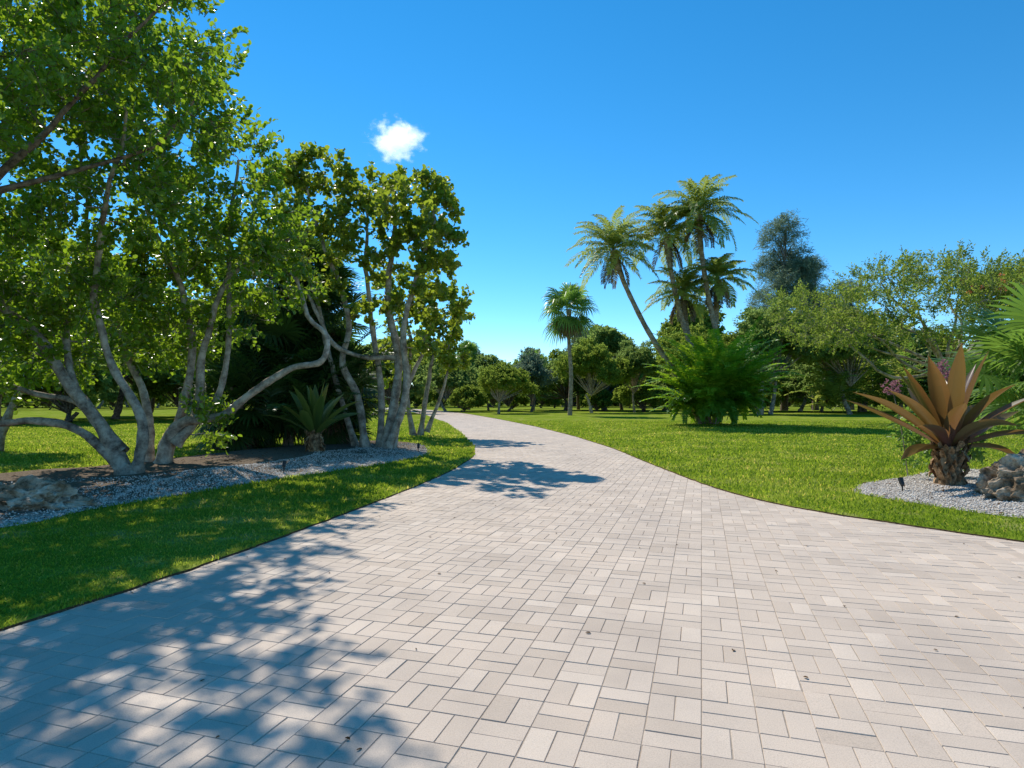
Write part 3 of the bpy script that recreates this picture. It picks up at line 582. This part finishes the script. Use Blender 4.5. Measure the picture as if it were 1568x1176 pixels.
def light(x,y,z0):
    mb=MB()
    tube(mb,np.array([(x,y,z0-.1),(x,y,z0+.09)]),np.array([.012,.012]),8,'metal')
    tube(mb,np.array([(x,y-.01,z0+.08),(x,y-.01,z0+.081),(x,y+.02,z0+.12),(x,y+.06,z0+.20),(x,y+.06,z0+.20)]),np.array([.0,.03,.038,.042,.0]),12,'metal')
    tube(mb,np.array([(x,y+.052,z0+.186),(x,y+.064,z0+.206)]),np.array([.034,.0]),12,'lens')
    mb.build('landscape_spotlight',smooth=False)
light(6.55,10.4,.08); light(-4.75,12.9,.12); light(-2.75,18.2,.1)

# ------------------------------------------------------------ poinciana on the right
def poinciana(tips,fl,loc,sc,rz=0):
    mb=MB(); base=np.array([0,0,0.]); limbs=[([base,base+[0,0,1.5],base+[-.2,0,3.0]],[.3,.25,.22])]; bl=[]
    for t in tips:
        t=np.array(t,float); e=base+t; s=base+[-.2,0,2.6]; m1=s*.62+e*.38+[0,0,-.35]+rng.normal(size=3)*.35; m2=s*.3+e*.7+[0,0,.35]+rng.normal(size=3)*.4
        limbs.append(([s,m1,m2,e],[.10,.07,.045,.02])); bl.append((e,(2.0,1.8,.65),60))
    tree(mb,limbs,bl,'bark_pale','leaf_poin',K=4,Mn=8,tl=.6,ll=.15,lw=.06,up=.3,maxr=.05,twig=True,sides=7,wob=.3,shell=.1)
    for f in fl:
        C,D=blob_points(f,(1.1,.8,.3),10,.2); sprays(mb,C,D,3,5,.2,.11,.08,'flower')
    o=mb.build('royal_poinciana_tree'); o.location=loc; o.scale=(sc,sc,sc); o.rotation_euler=(0,0,rz)
poinciana([(-7.6,-1,5.2),(-6.3,2,6.2),(-4.5,-2.5,6.9),(-3,1,7.3),(-1,-2,7.2),(1,1.5,7.6),(3,-2,7.1),(5,1,7.3),(7,-1,6.6),(-7.2,-3,4.3),(.5,-4,6.2),(4,-4,5.6),(-2,-5,5.4),(8.5,1,5.8),(-5.5,.5,4.8),(-4,-4,4.4),(-1,-3,6.1),(2,-1,6.2),(-5.8,-4,5.2),(0,-5,4.4),(3,-5,4.6)],
   [(-1.6,-4.2,6.2),(.2,-4.8,5.6)],(30.5,43,0),1.38)
poinciana([(-7,-1,6.2),(-5,2,7.4),(-3,-2,7.6),(0,1,8.4),(-6,-3,5.4),(3,0,8.0),(-3.5,-4,6.3),(1,-4,6.5)],[(-6.7,-3.5,6.2),(-4.5,-3.8,5.6)],(41,40,0),1.35)

# ------------------------------------------------------------ generic trees
def gen(name,h,w,tr,nb,mat='leaf_far',ll=.34,bark='bark_dark',flat=.5,dens=34,K=4,Mn=6,droop=0.):
    mb=MB(); limbs=[]; bl=[]; s=np.array([0,0,tr]); nt_=rng.integers(1,4); off=rng.normal(0,w*.08,2)
    for k in range(nt_):
        a=rng.uniform(0,6.28); e=s+[math.cos(a)*w*.08,math.sin(a)*w*.08,0]; limbs.append(([(math.cos(a)*.25*k,math.sin(a)*.25*k,0),e*.5+[.1,0,0],e],[.28,.2,.16]))
    for i in range(nb):
        a=i*2.4+rng.normal(0,.5); f=rng.uniform(0,1)**.6; z=tr+(h-tr)*(.2+.68*(1-f**2*flat*1.3)*rng.uniform(.45,1.08)); R=w*.5*f*rng.uniform(.65,.95)
        e=np.array([math.cos(a)*R+off[0],math.sin(a)*R+off[1],z]); br=w*rng.uniform(.08,.17)
        limbs.append(([s*.95,s*.5+e*.5+rng.normal(size=3)*.25,e],[.10,.06,.03])); bl.append((e,(br,br,br*.6),int(dens*(br/w/.14)**1.5)+6))
    tree(mb,limbs,bl,bark,mat,K=K,Mn=Mn,tl=.6,ll=ll,lw=ll*.62,sides=6,twig=False,conn=False,droop=droop,shell=.5)
    return mb.build(name)
protos=[gen('distant_tree',9.5,10,2.2,26,flat=.6),gen('distant_tree',9,12,2.0,30,flat=.8),gen('distant_tree',11,8,2.6,24,flat=.4,mat='leaf_poin'),
        gen('distant_tree',8,11,1.8,26,bark='bark_pale'),gen('distant_tree',7.5,9,.9,26,flat=.5),gen('distant_tree',10,10,2.4,26,flat=.5,mat='leaf_pine',ll=.3),
        gen('distant_tree',12,6.5,1.5,22,flat=.2),gen('distant_tree',5.5,9,.4,24,flat=.5,mat='leaf_poin')]
fine=gen('shade_tree',12,10,3.2,30,ll=.26,dens=48,bark='bark'); fine2=gen('shade_tree',10,11,2.6,30,ll=.26,dens=48,mat='leaf_poin',bark='bark_pale')
hero=bpy.data.objects.new('distant_tree_line',None); scene.collection.objects.link(hero)
first={}
def put(o,x,y,sc=1,rz=0,szz=1,parent=hero,name=None):
    if o.name not in first: first[o.name]=1; q=o
    else:
        q=bpy.data.objects.new(name or o.name.split('.')[0],o.data); scene.collection.objects.link(q)
    q.location=(x,y,0); q.scale=(sc*rng.uniform(.8,1.25),sc*rng.uniform(.8,1.2),sc*szz); q.rotation_euler=(0,0,rz)
    if parent: q.parent=parent
    return q
row=[(-9,84,1.0,3),(-14,72,.95,1),(-3.5,92,.95,0),(-.5,84,.75,4),(2.5,80,.8,5),(8,92,1.1,1),(11.5,84,.7,7),(13,88,1.05,6),(17,96,1.15,5),(22,90,1.15,1),(27,92,1.2,2),(33,88,1.25,0),(39,84,1.2,3),(45,80,1.1,1),
     (51,76,1.1,2),(57,72,1.05,0),(63,74,1.1,3),(-20,60,1.1,0),(-26,54,1.1,1),(-32,50,1.1,2),(-38,46,1.1,0),(-45,42,1.15,1),(-23,48,.9,3),(-30,42,.9,4),(-37,37,.95,3),(-52,36,1.2,2),(-17,88,1.1,2),
     (-17,52,.8,4),(-21,54,.8,4),(-26,49,.8,4),(-33,46,.85,4),(-40,42,.85,4),(-46,38,.9,4),(-19,68,1,1),(-25,64,1,3),(-34,58,1.1,0),(-6,78,.6,7),(17,80,.7,7),(31,78,.8,7),(38,76,.9,4)]
for x,y,s,k in row: put(protos[k],x,y,s*rng.uniform(.88,1.1),rng.uniform(0,6.28),rng.uniform(.8,1.2))
for i in range(56):
    a=math.radians(-64+i*2.3+rng.normal(0,.7)); d=118 if i%2 else 132
    put(protos[int(rng.integers(0,8))],math.sin(a)*d*1.15,math.cos(a)*d*1.05+10,rng.uniform(.8,1.4),rng.uniform(0,6.28),rng.uniform(.8,1.25))
for i in range(60):
    a=math.radians(-66+i*2.2+rng.normal(0,.5)); d=104+rng.normal(0,4)
    put(protos[4 if i%2 else 7],math.sin(a)*d*1.1,math.cos(a)*d*1.05+6,rng.uniform(.4,.8),rng.uniform(0,6.28))
put(fine,27.5,66,1.1,.3,1,None); put(fine2,20,70,.95,1.3,1,None); put(fine,36,66,1.0,2.3,1,None,'shade_tree'); put(fine2,9.5,74,.85,.4,1,None,'shade_tree'); put(fine,15,76,.8,4,1,None,'shade_tree')
put(fine2,-1.5,70,.62,2.0,.9,None,'shade_tree')
mb=MB()
for dist,hh in ((150,7.0),(140,3.6)):
    n=1500; a=np.radians(rng.uniform(-75,75,n)); d=dist+rng.normal(0,3,n); top=hh*(.65+.5*np.array([mnoise.noise(Vector((q*9,dist,0)))+.5 for q in a]))
    C=np.stack([np.sin(a)*d*1.15,np.cos(a)*d*1.05+8,rng.uniform(.02,1,n)*top],-1)
    sprays(mb,C,rdir(n)+[0,0,.5],4,6,1.6,.9,.6,'leaf_far',tint0=rng.random(n)*.6)
mb.build('distant_hedge')
mb=MB(); limbs=[([(0,0,0),(0.2,0,8),(-.2,0,16),(.3,0,24)],[.5,.38,.25,.06])]; bl=[]
for i in range(36):
    f=rng.uniform(.35,1.04); a=i*2.4; z=24*f; R=(1.18-f)*4.0+.3; e=np.array([math.cos(a)*R,math.sin(a)*R,z+1.2]); limbs.append(([(0,0,z-1.5),e*.5+np.array([0,0,z*.5-.3]),e],[.1,.06,.03])); bl.append((e,(1.2,1.2,.9),18))
tree(mb,limbs,bl,'bark_dark','leaf_pine',K=5,Mn=7,tl=1.2,ll=.6,lw=.06,sides=6,twig=False,conn=False,droop=.35,spread=.9)
cas=mb.build('casuarina_tree'); cas.location=(39.5,90,0); cas.scale=(1.15,1.15,1.08)
for x,y,s in [(45,92,.86),(10.5,98,.5),(52,95,.75)]:
    q=bpy.data.objects.new('casuarina_tree',cas.data); scene.collection.objects.link(q); q.location=(x,y,0); q.scale=(s*1.2,s*1.2,s); q.rotation_euler=(0,0,x)
mb=MB()
for i in range(40):
    x=34+i*1.4+rng.normal(0,.7); y=72+rng.normal(0,2.5); H=rng.uniform(1.1,2.2)
    for k in range(13):
        a=rng.uniform(0,6.28); frond(mb,np.array([x+rng.normal(0,.5),y+rng.normal(0,.5),rng.uniform(.1,2.4)*H]),a,rng.uniform(.5,1.55),rng.uniform(2.6,5.0)*H,rng.uniform(.7,1.5),22,.9,'fan' if rng.random()<.4 else 'frond',rng.random()*.7,.2,rach=.04)
mb.build('areca_palm_hedge')

# ------------------------------------------------------------ cloud (small volume puff, far away)
bm=bmesh.new(); bmesh.ops.create_icosphere(bm,subdivisions=3,radius=1)
me=bpy.data.meshes.new('cloud'); bm.to_mesh(me); bm.free(); cl=bpy.data.objects.new('cloud',me); scene.collection.objects.link(cl)
cl.location=(-149,800,337); cl.scale=(46,34,34)
m,nt=new_mat('cloud_vapour'); tc=N(nt,'ShaderNodeTexCoord').outputs['Object']
ln=N(nt,'ShaderNodeVectorMath',operation='LENGTH'); L(nt,tc,ln.inputs[0])
n=noise(nt,2.3,7,.68,tc); a1=N(nt,'ShaderNodeMath',operation='MULTIPLY_ADD'); L(nt,ln.outputs['Value'],a1.inputs[0]); a1.inputs[1].default_value=-.40; L(nt,n.outputs[0],a1.inputs[2])
a2=N(nt,'ShaderNodeMath',operation='MULTIPLY_ADD',use_clamp=True); L(nt,a1.outputs[0],a2.inputs[0]); a2.inputs[1].default_value=5.; a2.inputs[2].default_value=-1.2
a3=N(nt,'ShaderNodeMath',operation='MULTIPLY'); L(nt,a2.outputs[0],a3.inputs[0]); a3.inputs[1].default_value=.07
pv=N(nt,'ShaderNodeVolumePrincipled'); L(nt,a3.outputs[0],pv.inputs['Density']); pv.inputs['Color'].default_value=(1,1,1,1); pv.inputs['Anisotropy'].default_value=.3
a4=N(nt,'ShaderNodeMath',operation='MULTIPLY'); L(nt,a3.outputs[0],a4.inputs[0]); a4.inputs[1].default_value=.72
L(nt,a4.outputs[0],pv.inputs['Emission Strength']); pv.inputs['Emission Color'].default_value=(.93,.96,1,1)  # added glow in the vapour, standing in for multiply scattered sunlight
o=N(nt,'ShaderNodeOutputMaterial'); L(nt,pv.outputs[0],o.inputs['Volume']); me.materials.append(m)

# ------------------------------------------------------------ light, sky, camera
EL=math.radians(48); AZ=math.radians(-30)
w=bpy.data.worlds.new('World'); scene.world=w; w.use_nodes=True; nt=w.node_tree; nt.nodes.clear()
s=N(nt,'ShaderNodeTexSky',sky_type='NISHITA'); s.sun_disc=False; s.sun_elevation=EL; s.sun_rotation=AZ; s.air_density=.9; s.dust_density=0.0; s.ozone_density=3.0; s.altitude=1700
hs=N(nt,'ShaderNodeHueSaturation'); hs.inputs['Saturation'].default_value=1.32; hs.inputs['Value'].default_value=1.38; hs.inputs['Hue'].default_value=.49; L(nt,s.outputs[0],hs.inputs['Color'])
bg=N(nt,'ShaderNodeBackground'); bg.inputs['Strength'].default_value=.145; L(nt,hs.outputs[0],bg.inputs['Color'])
o=N(nt,'ShaderNodeOutputWorld'); L(nt,bg.outputs[0],o.inputs['Surface'])
sd=bpy.data.lights.new('sun','SUN'); sd.energy=5; sd.angle=math.radians(.53); sd.color=(1,.94,.84)
so=bpy.data.objects.new('sun',sd); scene.collection.objects.link(so)
S=Vector((math.sin(AZ)*math.cos(EL),math.cos(AZ)*math.cos(EL),math.sin(EL))); so.rotation_euler=S.to_track_quat('Z','Y').to_euler(); so.location=S*60
cd=bpy.data.cameras.new('camera'); cam=bpy.data.objects.new('camera',cd); scene.collection.objects.link(cam)
cam.location=(0,0,1.6); cam.rotation_euler=(math.radians(90),0,0); cd.lens=21.8; cd.sensor_width=36; cd.shift_y=.0153; cd.clip_end=6000; cd.clip_start=.05
scene.camera=cam
